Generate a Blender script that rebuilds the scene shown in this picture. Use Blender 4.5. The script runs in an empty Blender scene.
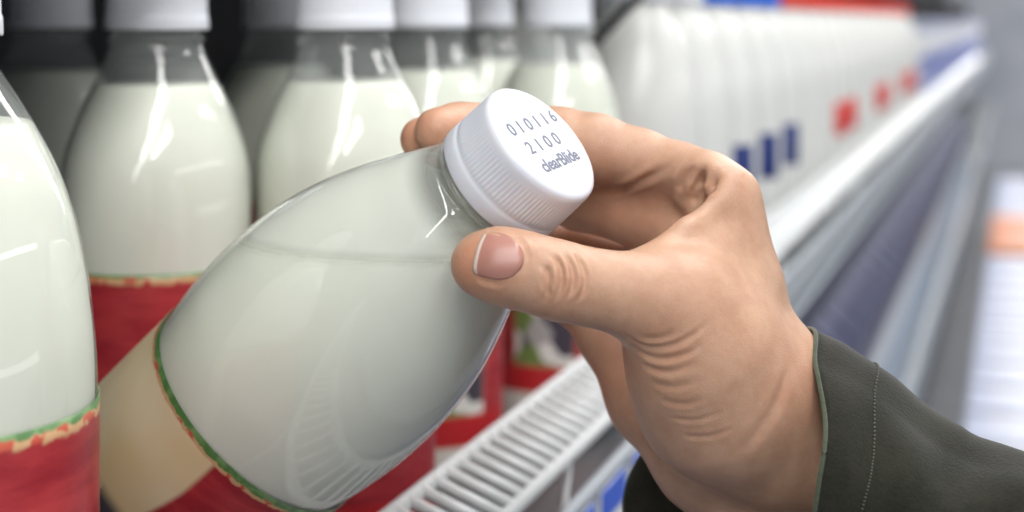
import bpy, bmesh, math, random
import numpy as np
from mathutils import Vector, Matrix, Euler
from mathutils.bvhtree import BVHTree

random.seed(7)
rng = np.random.default_rng(7)
S = bpy.context.scene
COL = S.collection
PI = math.pi

# ------------------------------------------------------------------ camera
FPX = 1500.0                      # focal length in pixels of a 1024 wide frame
YAW = math.atan(508.0 / FPX)      # camera is turned towards the shelf on its left
EYE = 1.50                        # camera height
cam_d = bpy.data.cameras.new('camera')
cam = bpy.data.objects.new('camera', cam_d)
COL.objects.link(cam)
cam.location = (0, 0, EYE)
cam.rotation_euler = (PI / 2, 0, YAW)
cam_d.sensor_width = 36.0
cam_d.lens = 36.0 * FPX / 1024.0
cam_d.shift_y = -(256 - 20) / 1024.0
cam_d.clip_start = 0.01
cam_d.clip_end = 100
cam_d.dof.use_dof = True
cam_d.dof.focus_distance = 0.388
cam_d.dof.aperture_fstop = 8.0
cam_d.dof.aperture_blades = 0
S.camera = cam
CS, SN = math.cos(YAW), math.sin(YAW)

# ------------------------------------------------------------------ render look
S.view_settings.view_transform = 'Standard'
S.view_settings.look = 'None'
S.view_settings.exposure = 0.22
S.view_settings.gamma = 1.0
S.view_settings.use_curve_mapping = False
S.cycles.max_bounces = 10
S.cycles.transparent_max_bounces = 24
S.cycles.caustics_reflective = False
S.cycles.caustics_refractive = False

# ------------------------------------------------------------------ world
W = bpy.data.worlds.new('store_air')
S.world = W
W.use_nodes = True
W.node_tree.nodes['Background'].inputs[0].default_value = (0.80, 0.90, 1.0, 1)
W.node_tree.nodes['Background'].inputs[1].default_value = 0.25


# ------------------------------------------------------------------ lights
def area(name, loc, aim, sx, sy, power, color=(1, 1, 1)):
    d = bpy.data.lights.new(name, 'AREA')
    d.shape = 'RECTANGLE'
    d.size, d.size_y = sx, sy
    d.energy = power
    d.color = color
    o = bpy.data.objects.new(name, d)
    COL.objects.link(o)
    o.location = loc
    z = (Vector(loc) - Vector(aim)).normalized()
    y = Vector((0, 1, 0))
    x = y.cross(z).normalized()
    y = z.cross(x)
    o.rotation_euler = Matrix((x, y, z)).transposed().to_euler()
    return o


area('case_canopy_lamp', (0.06, -0.2, EYE + 0.60), (-0.22, -0.2, EYE - 0.1), 0.11, 11.6, 56, (1.0, 0.99, 0.97))
area('case_canopy_lamp', (0.06, 7.9, EYE + 0.60), (-0.22, 7.9, EYE - 0.1), 0.11, 4.0, 22, (1.0, 0.99, 0.97))  # second length of the canopy strip, added to brighten the far packs
for zz, pw in ((1.95, 5), (1.25, 2)):                         # unseen fill strips across the aisle, added to brighten the back row
    area('aisle_fill_light', (1.75, 1.4, zz), (-0.3, 1.4, EYE - 0.1), 0.06, 5.0, pw, (1.0, 0.99, 0.97))
for xx, yy, ln, pw in ((1.35, -1.9, 2.1, 38), (2.12, 1.75, 0.5, 9), (2.22, 2.9, 0.5, 9), (0.85, 5.6, 1.6, 26), (0.85, 8.5, 1.6, 45), (0.85, 12.0, 1.6, 70)):
    area('aisle_ceiling_lamp', (xx, yy, 3.14), (xx, yy, 0), 0.28, ln, pw, (1.0, 0.98, 0.95))


# ------------------------------------------------------------------ materials
def mat(name, color=(0.8, 0.8, 0.8), rough=0.5, metal=0.0, spec=0.5, **kw):
    m = bpy.data.materials.new(name)
    m.use_nodes = True
    b = m.node_tree.nodes['Principled BSDF']
    b.inputs['Base Color'].default_value = (*color, 1)
    b.inputs['Roughness'].default_value = rough
    b.inputs['Metallic'].default_value = metal
    b.inputs['Specular IOR Level'].default_value = spec
    for k, v in kw.items():
        b.inputs[k].default_value = v
    return m


class NT:
    """tiny helper for node maths"""
    def __init__(self, m):
        self.m = m
        self.t = m.node_tree
        self.b = self.t.nodes.get('Principled BSDF')

    def n(self, kind, **kw):
        x = self.t.nodes.new(kind)
        for k, v in kw.items():
            setattr(x, k, v)
        return x

    def put(self, sock, v):
        if isinstance(v, (int, float)):
            sock.default_value = v
        elif isinstance(v, tuple):
            sock.default_value = v if len(v) == 4 or sock.type == 'VECTOR' else (*v, 1)
        else:
            self.t.links.new(v, sock)

    def math(self, op, a, b=0.0, c=0.0):
        x = self.n('ShaderNodeMath', operation=op)
        self.put(x.inputs[0], a)
        self.put(x.inputs[1], b)
        self.put(x.inputs[2], c)
        return x.outputs[0]

    def mix(self, f, a, b):
        x = self.n('ShaderNodeMix', data_type='RGBA')
        self.put(x.inputs[0], f)
        self.put(x.inputs[6], a)
        self.put(x.inputs[7], b)
        return x.outputs[2]

    def smooth(self, v, lo, hi):
        x = self.n('ShaderNodeMapRange', interpolation_type='SMOOTHSTEP')
        self.put(x.inputs[0], v)
        self.put(x.inputs[1], lo)
        self.put(x.inputs[2], hi)
        return x.outputs[0]

    def band(self, v, lo, hi, e):
        return self.math('MULTIPLY', self.smooth(v, lo - e, lo + e), self.math('SUBTRACT', 1.0, self.smooth(v, hi - e, hi + e)))

    def obj(self):
        return self.n('ShaderNodeTexCoord').outputs['Object']

    def sep(self, v):
        x = self.n('ShaderNodeSeparateXYZ')
        self.put(x.inputs[0], v)
        return x.outputs

    def comb(self, a, b, c):
        x = self.n('ShaderNodeCombineXYZ')
        for i, v in enumerate((a, b, c)):
            self.put(x.inputs[i], v)
        return x.outputs[0]

    def noise(self, vec, scale, detail=2.0, rough=0.5):
        x = self.n('ShaderNodeTexNoise')
        self.put(x.inputs['Vector'], vec)
        x.inputs['Scale'].default_value = scale
        x.inputs['Detail'].default_value = detail
        x.inputs['Roughness'].default_value = rough
        return x.outputs['Fac']

    def bump(self, h, strength, dist):
        x = self.n('ShaderNodeBump')
        self.put(x.inputs['Height'], h)
        x.inputs['Strength'].default_value = strength
        x.inputs['Distance'].default_value = dist
        self.t.links.new(x.outputs[0], self.b.inputs['Normal'])


def clear_plastic(name, tint=(0.96, 0.98, 0.98), rough=0.03):
    m = bpy.data.materials.new(name)
    m.use_nodes = True
    h = NT(m)
    t = m.node_tree
    t.nodes.remove(h.b)
    out = t.nodes['Material Output']
    tr = h.n('ShaderNodeBsdfTransparent')
    tr.inputs[0].default_value = (*tint, 1)
    gl = h.n('ShaderNodeBsdfGlossy')
    gl.inputs['Roughness'].default_value = rough
    lw = h.n('ShaderNodeLayerWeight')
    lw.inputs[0].default_value = 0.5
    f2 = h.math('ADD', 0.06, h.math('MULTIPLY', h.math('POWER', lw.outputs['Facing'], 5.0), 0.90))
    hz = h.n('ShaderNodeBsdfDiffuse')
    hz.inputs[0].default_value = (0.75, 0.78, 0.80, 1)
    m0 = h.n('ShaderNodeMixShader')
    m0.inputs[0].default_value = 0.13                      # faint haze of the plastic
    t.links.new(tr.outputs[0], m0.inputs[1])
    t.links.new(hz.outputs[0], m0.inputs[2])
    mx = h.n('ShaderNodeMixShader')
    h.put(mx.inputs[0], f2)
    t.links.new(m0.outputs[0], mx.inputs[1])
    t.links.new(gl.outputs[0], mx.inputs[2])
    t.links.new(mx.outputs[0], out.inputs[0])
    return m


def film_material(name):
    m = bpy.data.materials.new(name)
    m.use_nodes = True
    h = NT(m)
    t = m.node_tree
    out = t.nodes['Material Output']
    h.b.inputs['Base Color'].default_value = (0.89, 0.89, 0.785, 1)
    h.b.inputs['Roughness'].default_value = 0.35
    tr = h.n('ShaderNodeBsdfTransparent')
    mx = h.n('ShaderNodeMixShader')
    c = h.sep(h.obj())
    nz = h.noise(h.comb(h.math('MULTIPLY', c[0], 1.0), c[1], h.math('MULTIPLY', c[2], 0.3)), 90, 2)
    # thick coat low on the shoulder, thinning out to bare plastic at the neck
    f = h.math('ADD', h.math('MULTIPLY', h.smooth(c[2], -0.033, -0.0245), -0.80), h.math('ADD', 0.97, h.math('MULTIPLY', nz, 0.03)))
    pz = h.sep(h.n('ShaderNodeNewGeometry').outputs['Position'])[2]
    f = h.math('MULTIPLY', f, h.smooth(pz, EYE - 0.0590 - 0.0055, EYE - 0.0590 - 0.0005))      # the film thins out where it meets the milk
    h.put(mx.inputs[0], f)
    t.links.new(tr.outputs[0], mx.inputs[1])
    t.links.new(h.b.outputs[0], mx.inputs[2])
    t.links.new(mx.outputs[0], out.inputs[0])
    return m


def label_material(name, top, height, face, panel_half, arch=0.0, edge=1.0):
    """printed sleeve: green leafy top edge, red brushed ground, a cream picture panel on the side FACE (radians)"""
    m = mat(name, rough=0.42)
    h = NT(m)
    o = h.obj()
    c = h.sep(o)
    ang = h.math('ARCTAN2', c[1], c[0])
    cc = h.math('MAXIMUM', h.math('COSINE', ang), 0.0)
    hh = h.math('SUBTRACT', h.math('ADD', top, h.math('MULTIPLY', h.math('POWER', cc, 1.5), arch)), c[2])     # distance below the (arched) upper edge
    rel = h.math('SUBTRACT', ang, face)
    rel = h.math('ARCTAN2', h.math('SINE', rel), h.math('COSINE', rel))
    vec = o
    n1 = h.noise(o, 230, 3)
    n2 = h.noise(vec, 26, 2)
    n3 = h.noise(h.comb(c[0], c[1], h.math('MULTIPLY', c[2], 5.0)), 28, 4, 0.6)
    wob = h.math('ADD', hh, h.math('MULTIPLY', h.math('SUBTRACT', n1, 0.5), 0.0035))
    red = h.mix(h.smooth(n3, 0.35, 0.7), (0.33, 0.018, 0.030), (0.52, 0.05, 0.055))
    cream = h.mix(h.smooth(n2, 0.35, 0.65), (0.76, 0.60, 0.35), (0.82, 0.71, 0.51))
    # panel bounded by an arc: full near the top, closing lower down
    lim = h.math('SUBTRACT', panel_half, h.math('MULTIPLY', h.smooth(hh, 0.02, height * 0.55), 0.22))
    pm = h.math('SUBTRACT', 1.0, h.smooth(h.math('ADD', h.math('ABSOLUTE', rel), h.math('MULTIPLY', n2, 0.12)), h.math('SUBTRACT', lim, 0.03), h.math('ADD', lim, 0.03)))
    colr = h.mix(pm, red, cream)
    # picture in the panel: cups, berries, leaves as soft patches
    pic = h.math('MULTIPLY', pm, h.band(hh, height - 0.066, height - 0.030, 0.003))
    vo = h.n('ShaderNodeTexVoronoi')
    h.put(vo.inputs['Vector'], o)
    vo.inputs['Scale'].default_value = 75
    vc = h.sep(vo.outputs['Color'])
    pcol = h.mix(h.smooth(vc[0], 0.45, 0.5), (0.06, 0.05, 0.07), (0.72, 0.72, 0.68))
    pcol = h.mix(h.smooth(vc[1], 0.62, 0.66), pcol, (0.16, 0.24, 0.07))
    colr = h.mix(pic, colr, pcol)
    # red belt and white foot all round
    colr = h.mix(h.band(hh, height - 0.031, height - 0.017, 0.0012), colr, (0.50, 0.02, 0.025))
    colr = h.mix(h.smooth(hh, height - 0.0175, height - 0.016), colr, (0.72, 0.70, 0.64))
    # tan line with scattered red strokes, then the green edge
    tan = h.mix(h.smooth(n1, 0.52, 0.58), (0.60, 0.36, 0.19), (0.52, 0.09, 0.05))
    colr = h.mix(h.math('SUBTRACT', 1.0, h.smooth(wob, 0.0052 * edge, 0.0064 * edge)), colr, tan)
    green = h.mix(h.smooth(n1, 0.4, 0.62), (0.07, 0.18, 0.05), (0.16, 0.29, 0.11))
    colr = h.mix(h.math('SUBTRACT', 1.0, h.smooth(wob, 0.0031 * edge, 0.0039 * edge)), colr, green)
    h.put(h.b.inputs['Base Color'], colr)
    h.b.inputs['Coat Weight'].default_value = 0.25
    h.b.inputs['Coat Roughness'].default_value = 0.15
    return m


def skin_material():
    m = mat('skin', (0.62, 0.38, 0.27), 0.41, spec=0.45)
    h = NT(m)
    o = h.obj()
    at = h.n('ShaderNodeAttribute')
    at.attribute_name = 'blush'
    n1 = h.noise(o, 160, 4, 0.6)
    n2 = h.noise(o, 900, 2)
    base = h.mix(h.smooth(n1, 0.3, 0.7), (0.555, 0.325, 0.215), (0.635, 0.395, 0.27))
    base = h.mix(h.math('MULTIPLY', h.smooth(n2, 0.55, 0.75), 0.18), base, (0.52, 0.27, 0.19))
    col = h.mix(h.math('MULTIPLY', at.outputs['Fac'], 0.75), base, (0.60, 0.25, 0.15))
    h.put(h.b.inputs['Base Color'], col)
    h.b.inputs['Subsurface Weight'].default_value = 0.22
    h.b.inputs['Subsurface Radius'].default_value = (1.0, 0.35, 0.18)
    h.b.inputs['Subsurface Scale'].default_value = 0.0018
    vo = h.n('ShaderNodeTexVoronoi', feature='DISTANCE_TO_EDGE')
    vo.inputs['Scale'].default_value = 1500
    w = h.n('ShaderNodeMapping')
    w.inputs['Rotation'].default_value = (0.3, 0.5, 0.6)
    w.inputs['Scale'].default_value = (1.0, 0.42, 1.0)
    h.put(w.inputs[0], o)
    h.put(vo.inputs['Vector'], w.outputs[0])
    hgt = h.math('ADD', h.math('MULTIPLY', h.smooth(vo.outputs['Distance'], 0.0, 0.16), 0.6), h.math('MULTIPLY', n1, 0.8))
    h.bump(hgt, 0.24, 0.0004)
    return m


def cloth_material(name, c1, c2):
    m = mat(name, c1, 0.9, spec=0.2)
    h = NT(m)
    o = h.obj()
    n1 = h.noise(o, 70, 5, 0.65)
    n2 = h.noise(o, 1400, 2)
    h.put(h.b.inputs['Base Color'], h.mix(h.smooth(h.math('ADD', h.math('MULTIPLY', n1, 0.7), h.math('MULTIPLY', n2, 0.3)), 0.35, 0.65), (*c1, 1), (*c2, 1)))
    h.b.inputs['Sheen Weight'].default_value = 0.25
    h.b.inputs['Sheen Roughness'].default_value = 0.5
    h.bump(h.math('ADD', n2, h.math('MULTIPLY', n1, 0.4)), 0.30, 0.0006)
    return m


def noisy(name, c1, c2, scale, rough=0.5, metal=0.0):
    m = mat(name, c1, rough, metal)
    h = NT(m)
    h.put(h.b.inputs['Base Color'], h.mix(h.smooth(h.noise(h.obj(), scale, 4), 0.35, 0.65), (*c1, 1), (*c2, 1)))
    return m


M_MILK = mat('milk', (0.90, 0.90, 0.775), 0.35)
M_MILK.node_tree.nodes['Principled BSDF'].inputs['Subsurface Weight'].default_value = 0.08
M_MILK.node_tree.nodes['Principled BSDF'].inputs['Subsurface Radius'].default_value = (1, 0.95, 0.8)
M_MILK.node_tree.nodes['Principled BSDF'].inputs['Subsurface Scale'].default_value = 0.012
M_PET = clear_plastic('clear_bottle_plastic')
M_FILM = film_material('milk_film_on_plastic')
M_CAP = mat('white_cap_plastic', (0.78, 0.80, 0.87), 0.38)
M_CAP.node_tree.nodes['Principled BSDF'].inputs['Subsurface Weight'].default_value = 0.15
M_CAP.node_tree.nodes['Principled BSDF'].inputs['Subsurface Scale'].default_value = 0.002
M_CAPSTAND = mat('bluish_white_cap_plastic', (0.80, 0.83, 0.90), 0.4)
M_INK = mat('grey_cap_ink', (0.20, 0.20, 0.27), 0.6)
M_HDPE = mat('white_bottle_plastic', (0.72, 0.73, 0.71), 0.22)
M_CAPBLUE = mat('blue_cap_plastic', (0.02, 0.14, 0.70), 0.35)
M_CAPRED = mat('red_cap_plastic', (0.72, 0.05, 0.03), 0.35)
M_LABBLUE = noisy('blue_paper_label', (0.012, 0.028, 0.15), (0.02, 0.04, 0.20), 60, 0.45)
M_LABRED = noisy('red_paper_label', (0.62, 0.05, 0.05), (0.70, 0.09, 0.07), 60, 0.45)
M_SKIN = skin_material()
M_NAIL = mat('nail', (0.47, 0.225, 0.18), 0.30, spec=0.5)
M_NAILTIP = mat('nail_edge', (0.74, 0.58, 0.50), 0.35)
M_OLIVE = cloth_material('olive_cotton', (0.013, 0.0133, 0.009), (0.026, 0.026, 0.018))
M_LINING = cloth_material('olive_hem', (0.060, 0.075, 0.045), (0.10, 0.12, 0.075))
M_THREAD = mat('olive_thread', (0.11, 0.115, 0.085), 0.8)
M_WIRE = mat('white_coated_wire', (0.70, 0.72, 0.73), 0.35)
M_SHELF = noisy('grey_shelf_steel', (0.10, 0.11, 0.125), (0.14, 0.15, 0.165), 9, 0.35)
M_RAIL = mat('pale_price_rail', (0.42, 0.46, 0.50), 0.3)
M_DARK = noisy('dark_case_lining', (0.010, 0.011, 0.016), (0.018, 0.019, 0.026), 6, 0.6)
M_BLACK = mat('black_steel', (0.006, 0.006, 0.008), 0.85, spec=0.08)
M_TAGW = mat('white_price_card', (0.78, 0.80, 0.84), 0.5)
M_TAGB = mat('blue_price_card', (0.02, 0.10, 0.62), 0.45)


# ------------------------------------------------------------------ mesh helpers
def link(o, parent=None):
    COL.objects.link(o)
    if parent is not None:
        o.parent = parent
    return o


def empty(name, loc=(0, 0, 0), mtx=None):
    o = bpy.data.objects.new(name, None)
    COL.objects.link(o)
    o.empty_display_size = 0.02
    if mtx is not None:
        o.matrix_world = mtx
    else:
        o.location = loc
    return o


def tag(o, label=None, cat=None, group=None, kind=None):
    if label:
        o['label'] = label
    if cat:
        o['category'] = cat
    if group:
        o['group'] = group
    if kind:
        o['kind'] = kind
    return o


def mesh_obj(name, bm, material, parent=None, smooth=True):
    me = bpy.data.meshes.new(name)
    bm.normal_update()
    bm.to_mesh(me)
    bm.free()
    mats = material if isinstance(material, (list, tuple)) else [material]
    for mm in mats:
        me.materials.append(mm)
    if smooth:
        for p in me.polygons:
            p.use_smooth = True
    return link(bpy.data.objects.new(name, me), parent)


def lathe(bm, prof, seg=64, rfun=None, cap0=False, cap1=False):
    """prof: list of (r, z); rfun(i, angle) adds to the radius of ring i"""
    rings = []
    for i, (r, z) in enumerate(prof):
        ring = []
        for k in range(seg):
            a = 2 * PI * k / seg
            rr = r + (rfun(i, a) if rfun else 0)
            ring.append(bm.verts.new((rr * math.cos(a), rr * math.sin(a), z)))
        rings.append(ring)
    up = prof[-1][1] > prof[0][1]
    for a, b in zip(rings, rings[1:]):
        for k in range(seg):
            f = (a[k], a[(k + 1) % seg], b[(k + 1) % seg], b[k])
            bm.faces.new(f if up else f[::-1])
    if cap0:
        bm.faces.new(rings[0][::-1] if up else rings[0])
    if cap1:
        bm.faces.new(rings[-1] if up else rings[-1][::-1])
    return rings


def spline(pts, n):
    """Catmull-Rom resampling of a list of tuples"""
    P = np.array(pts, float)
    P = np.vstack([2 * P[0] - P[1], P, 2 * P[-1] - P[-2]])
    out = []
    m = len(pts) - 1
    for q in np.linspace(0, m, n):
        i = min(int(q), m - 1)
        t = q - i
        a, b, c, d = P[i:i + 4]
        out.append(0.5 * (2 * b + (c - a) * t + (2 * a - 5 * b + 4 * c - d) * t * t + (3 * b - a - 3 * c + d) * t ** 3))
    return np.array(out)


def tube(bm, pts, r, seg=8, closed=False):
    pts = [Vector(p) for p in pts]
    n = len(pts)
    rings = []
    for i, p in enumerate(pts):
        t = (pts[(i + 1) % n] - pts[i - 1]) if closed else (pts[min(i + 1, n - 1)] - pts[max(i - 1, 0)])
        t.normalize()
        ref = Vector((0, 0, 1)) if abs(t.z) < 0.9 else Vector((1, 0, 0))
        x = t.cross(ref).normalized()
        y = t.cross(x)
        rr = r[i] if isinstance(r, (list, tuple)) else r
        rings.append([bm.verts.new(p + (x * math.cos(2 * PI * k / seg) + y * math.sin(2 * PI * k / seg)) * rr) for k in range(seg)])
    m = n if closed else n - 1
    for i in range(m):
        a, b = rings[i], rings[(i + 1) % n]
        for k in range(seg):
            bm.faces.new((a[k], b[k], b[(k + 1) % seg], a[(k + 1) % seg]))
    if not closed:
        bm.faces.new(rings[0])
        bm.faces.new(rings[-1][::-1])


def box(bm, lo, hi, bevel=0.0, seg=2, rot=None):
    lo, hi = Vector(lo), Vector(hi)
    r = bmesh.ops.create_cube(bm, size=1)
    c = (lo + hi) / 2
    d = hi - lo
    for v in r['verts']:
        v.co = Vector((v.co.x * d.x, v.co.y * d.y, v.co.z * d.z)) + c
    if bevel:
        es = list({e for v in r['verts'] for e in v.link_edges})
        bmesh.ops.bevel(bm, geom=es, offset=bevel, segments=seg, affect='EDGES', profile=0.6)


def box_obj(name, lo, hi, material, parent=None, bevel=0.0, seg=2):
    bm = bmesh.new()
    box(bm, lo, hi, bevel, seg)
    return mesh_obj(name, bm, material, parent, smooth=False)


def P(u, v, d):
    """world point seen at photo pixel (u, v) at depth d metres in front of the camera"""
    r = (u - 512) * d / FPX
    return Vector((-d * SN + r * CS, d * CS + r * SN, EYE - (v - 20) * d / FPX))


def cam2world(p):
    r, u, f = p
    return Vector((-f * SN + r * CS, f * CS + r * SN, EYE + u))


def copy_tree(o, parent=None):
    c = o.copy()
    COL.objects.link(c)
    c.parent = parent
    for ch in list(o.children):
        copy_tree(ch, c)
    return c


# ------------------------------------------------------------------ the store
SHELF_Z = EYE - 0.218
XB = -0.66                                   # back of the case
YN, YF = -0.6, 9.0                           # the case runs along +Y

tag(box_obj('floor', (-3.5, -5, -0.05), (4.5, 22, 0.0), noisy('grey_floor_tiles', (0.22, 0.23, 0.27), (0.30, 0.31, 0.35), 1.5, 0.35)), kind='structure')
tag(box_obj('ceiling', (-3.5, -5, 3.2), (4.5, 22, 3.3), mat('white_ceiling', (0.72, 0.74, 0.76), 0.8)), kind='structure')
tag(box_obj('wall_far', (-3.5, 14.5, 0), (4.5, 14.7, 3.2), noisy('pale_far_wall', (0.50, 0.54, 0.62), (0.66, 0.69, 0.75), 1.1, 0.6)), kind='structure')
tag(box_obj('wall_left', (XB - 0.10, -3.0, 0), (XB, 14.5, 2.6), M_DARK), kind='structure')
tag(box_obj('wall_right', (3.4, -5, 0), (3.5, 14.5, 3.2), noisy('pale_side_wall', (0.55, 0.56, 0.58), (0.62, 0.64, 0.66), 2.0, 0.6)), kind='structure')


# main shelf: floor board, wire lattice apron, price rail
X_LAT0, X_LAT1, X_RAIL = -0.192, -0.166, -0.163
Z_LAT0, Z_LAT1 = EYE - 0.1590, EYE - 0.1690
main = empty('wire_front_shelf', (-0.4, 3.0, SHELF_Z))
tag(main, 'main fridge shelf carrying the milk bottles, with a white wire lattice along its front', 'shelf')
main_inv = Matrix.Translation((0.4, -3.0, -SHELF_Z))


def adopt(o, root):
    """parent without moving"""
    o.parent = root
    o.matrix_parent_inverse = root.matrix_world.inverted() if root.matrix_world != Matrix.Identity(4) else Matrix.Identity(4)
    return o


bpy.context.view_layer.update()
adopt(box_obj('shelf_board', (XB, YN, SHELF_Z - 0.018), (-0.172, YF, SHELF_Z), M_SHELF, bevel=0.002), main)
bm = bmesh.new()
tube(bm, [(X_LAT0, YN, Z_LAT0), (X_LAT0, YF, Z_LAT0)], 0.0028, 10)
tube(bm, [(X_LAT1, YN, Z_LAT1), (X_LAT1, YF, Z_LAT1)], 0.0028, 10)
adopt(mesh_obj('lattice_rail', bm, M_WIRE), main)
bm = bmesh.new()
y = YN + 0.005
while y < 7.0:
    tube(bm, [(X_LAT0, y, Z_LAT0 + 0.001), (X_LAT1, y, Z_LAT1 + 0.001)], 0.0021, 7)
    y += 0.0112
adopt(mesh_obj('lattice_wires', bm, M_WIRE), main)
y = YN + 0.06
while y < 4.0:                                 # uprights that carry the lattice
    for (xa, xb, zb) in ((X_LAT0, X_LAT0, Z_LAT0), (X_LAT1 - 0.006, X_LAT1, Z_LAT1)):
        bm = bmesh.new()
        tube(bm, [(xa, y, SHELF_Z - 0.004), (xb, y, zb)], 0.0016, 7)
        adopt(mesh_obj('lattice_upright', bm, M_WIRE), main)
    y += 0.55
bm = bmesh.new()
box(bm, (X_RAIL - 0.004, YN, EYE - 0.226), (X_RAIL, YF, EYE - 0.190), 0.001, 1)
tube(bm, [(X_RAIL - 0.001, YN, EYE - 0.1895), (X_RAIL - 0.001, YF, EYE - 0.1895)], 0.003, 8)
tube(bm, [(X_RAIL - 0.001, YN, EYE - 0.2265), (X_RAIL - 0.001, YF, EYE - 0.2265)], 0.003, 8)
adopt(mesh_obj('price_rail', bm, M_RAIL), main)

# upper shelf: dark underside over the caps, thin black braces
upper = empty('upper_shelf', (-0.4, 1.4, EYE + 0.105))
tag(upper, 'dark shelf just above the nearer bottle caps, with a thin black slanted brace', 'shelf')
bpy.context.view_layer.update()
adopt(box_obj('shelf_board', (XB, YN, EYE + 0.105), (-0.232, 3.42, EYE + 0.125), M_BLACK, bevel=0.002), upper)
yb = 0.915
bm = bmesh.new()
for pl in ([(-0.2575, -0.013), (-0.2535, -0.0165), (-0.1715, 0.0670), (-0.1755, 0.0705)], [(-0.177, 0.064), (-0.171, 0.064), (-0.171, 0.112), (-0.177, 0.112)], [(-0.240, 0.106), (-0.171, 0.106), (-0.171, 0.112), (-0.240, 0.112)]):
    vs = [bm.verts.new((x, yy, EYE + z)) for yy in (yb - 0.003, yb + 0.003) for (x, z) in pl]
    for f in ((0, 1, 2, 3), (7, 6, 5, 4), (0, 4, 5, 1), (1, 5, 6, 2), (2, 6, 7, 3), (3, 7, 4, 0)):
        bm.faces.new([vs[i] for i in f])
bmesh.ops.recalc_face_normals(bm, faces=bm.faces)
adopt(mesh_obj('brace', bm, M_BLACK, None, False), upper)
far_up = empty('far_upper_shelf', (-0.4, 5.2, EYE + 0.04))
tag(far_up, 'black shelf over the striped packs at the far end, past the red caps', 'shelf')
bpy.context.view_layer.update()
adopt(box_obj('shelf_board', (XB, 3.43, EYE + 0.016), (-0.29, YF, EYE + 0.075), M_BLACK, bevel=0.002), far_up)
adopt(box_obj('shelf_lip', (-0.29, 3.43, EYE + 0.006), (-0.284, YF, EYE + 0.082), M_BLACK, bevel=0.002), far_up)

# lower shelf with cartons and a price rail
Z2 = EYE - 0.46
lower = empty('lower_shelf', (-0.4, 3.0, Z2))
tag(lower, 'grey lower fridge shelf with cartons standing under the milk bottle shelf', 'shelf')
bpy.context.view_layer.update()
adopt(box_obj('shelf_board', (XB, YN, Z2 - 0.02), (-0.135, YF, Z2), M_SHELF, bevel=0.002), lower)
bm = bmesh.new()
box(bm, (-0.134, YN, Z2 - 0.045), (-0.128, YF, Z2 + 0.004), 0.001, 1)
tube(bm, [(-0.129, YN, Z2 + 0.004), (-0.129, YF, Z2 + 0.004)], 0.004, 8)
adopt(mesh_obj('price_rail', bm, M_RAIL), lower)

# bottom well: metal front and floor
well = empty('bottom_well', (-0.25, 3.0, 0.0))
tag(well, 'grey metal bottom well of the fridge holding the white cartons', 'display case base')
bpy.context.view_layer.update()
Z3 = EYE - 0.84
adopt(box_obj('well_floor', (XB, YN, Z3 - 0.03), (0.07, YF, Z3), M_SHELF, bevel=0.004), well)
adopt(box_obj('well_front', (0.07, YN, 0.12), (0.10, YF, Z3 + 0.05), mat('grey_bumper', (0.36, 0.38, 0.42), 0.35), bevel=0.006), well)
adopt(box_obj('plinth', (XB, YN, 0.0), (0.03, YF, 0.12), M_BLACK), well)
adopt(box_obj('well_back_panel', (-0.215, YN, Z3), (-0.195, YF, Z2 - 0.05), noisy('grey_air_panel', (0.17, 0.19, 0.23), (0.26, 0.28, 0.32), 4, 0.4)), well)

# ------------------------------------------------------------------ standing milk bottles (clear plastic)
mm = 0.001
CAPB = 0.2131                                  # cap's lower edge above the base
PROF = [(0, 16.4), (1.5, 16.2), (2.6, 18.0), (4.0, 18.0), (5.0, 16.8), (8, 17.6), (13, 19.8), (19.4, 22.8), (27, 26.6), (34, 29.6),
        (42, 32.6), (51, 34.8), (62, 35.7), (74, 35.8), (91, 35.5), (130, 35.5), (170, 35.5), (196, 35.5), (206, 34.6), (211, 32), (213.1, 28)]


def body_profile(prof, n=90):
    q = spline([(d, r) for d, r in prof], n)
    return [(r * mm, -d * mm) for d, r in q]


def cap_mesh(bm, rt, rb, h, ribs, seg_per=6, band=True, z0=0.0):
    """cap with its top at z0; ribs on the side, tamper band below"""
    prof = [(0.0, 0), (rt * 0.45, 0), (rt * 0.80, 0.0), (rt - 1.9, 0.05), (rt - 0.9, 0.35), (rt - 0.25, 1.0), (rt, 2.0), (rt + 0.05, 2.8),
            (rt + 0.1, h * 0.21), (rt + 0.2, h * 0.27), (rt + 0.35, h * 0.60), (rt + 0.4, h * 0.68), (rb - 0.35, h * 0.72), (rb - 0.1, h * 0.745), (rb, h * 0.80), (rb + 0.1, h * 0.97),
            (rb - 0.1, h), (rb - 1.2, h), (rb - 1.4, h * 0.8)]
    rib_rows = {9: 0.9, 10: 0.9}
    seg = ribs * seg_per

    def rf(i, a):
        w = rib_rows.get(i, 0)
        return (0.26 * mm * (math.cos(a * ribs) * 0.5 - 0.5) * w) if w else 0
    pr = [(max(r, 0.01) * mm, z0 - z * mm) for r, z in prof]
    lathe(bm, pr, seg, rf, cap0=True)
    bmesh.ops.recalc_face_normals(bm, faces=bm.faces)


def inner(prof, off):
    return [(max(r - off, 0.0005), z) for r, z in prof]


LAB_H = 0.124
LAB_TOP = -0.085                               # below the cap's lower edge
LAB_FACE = math.radians(-35)
M_LABEL = label_material('printed_bottle_label', LAB_TOP, LAB_H, LAB_FACE, 0.75)


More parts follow.
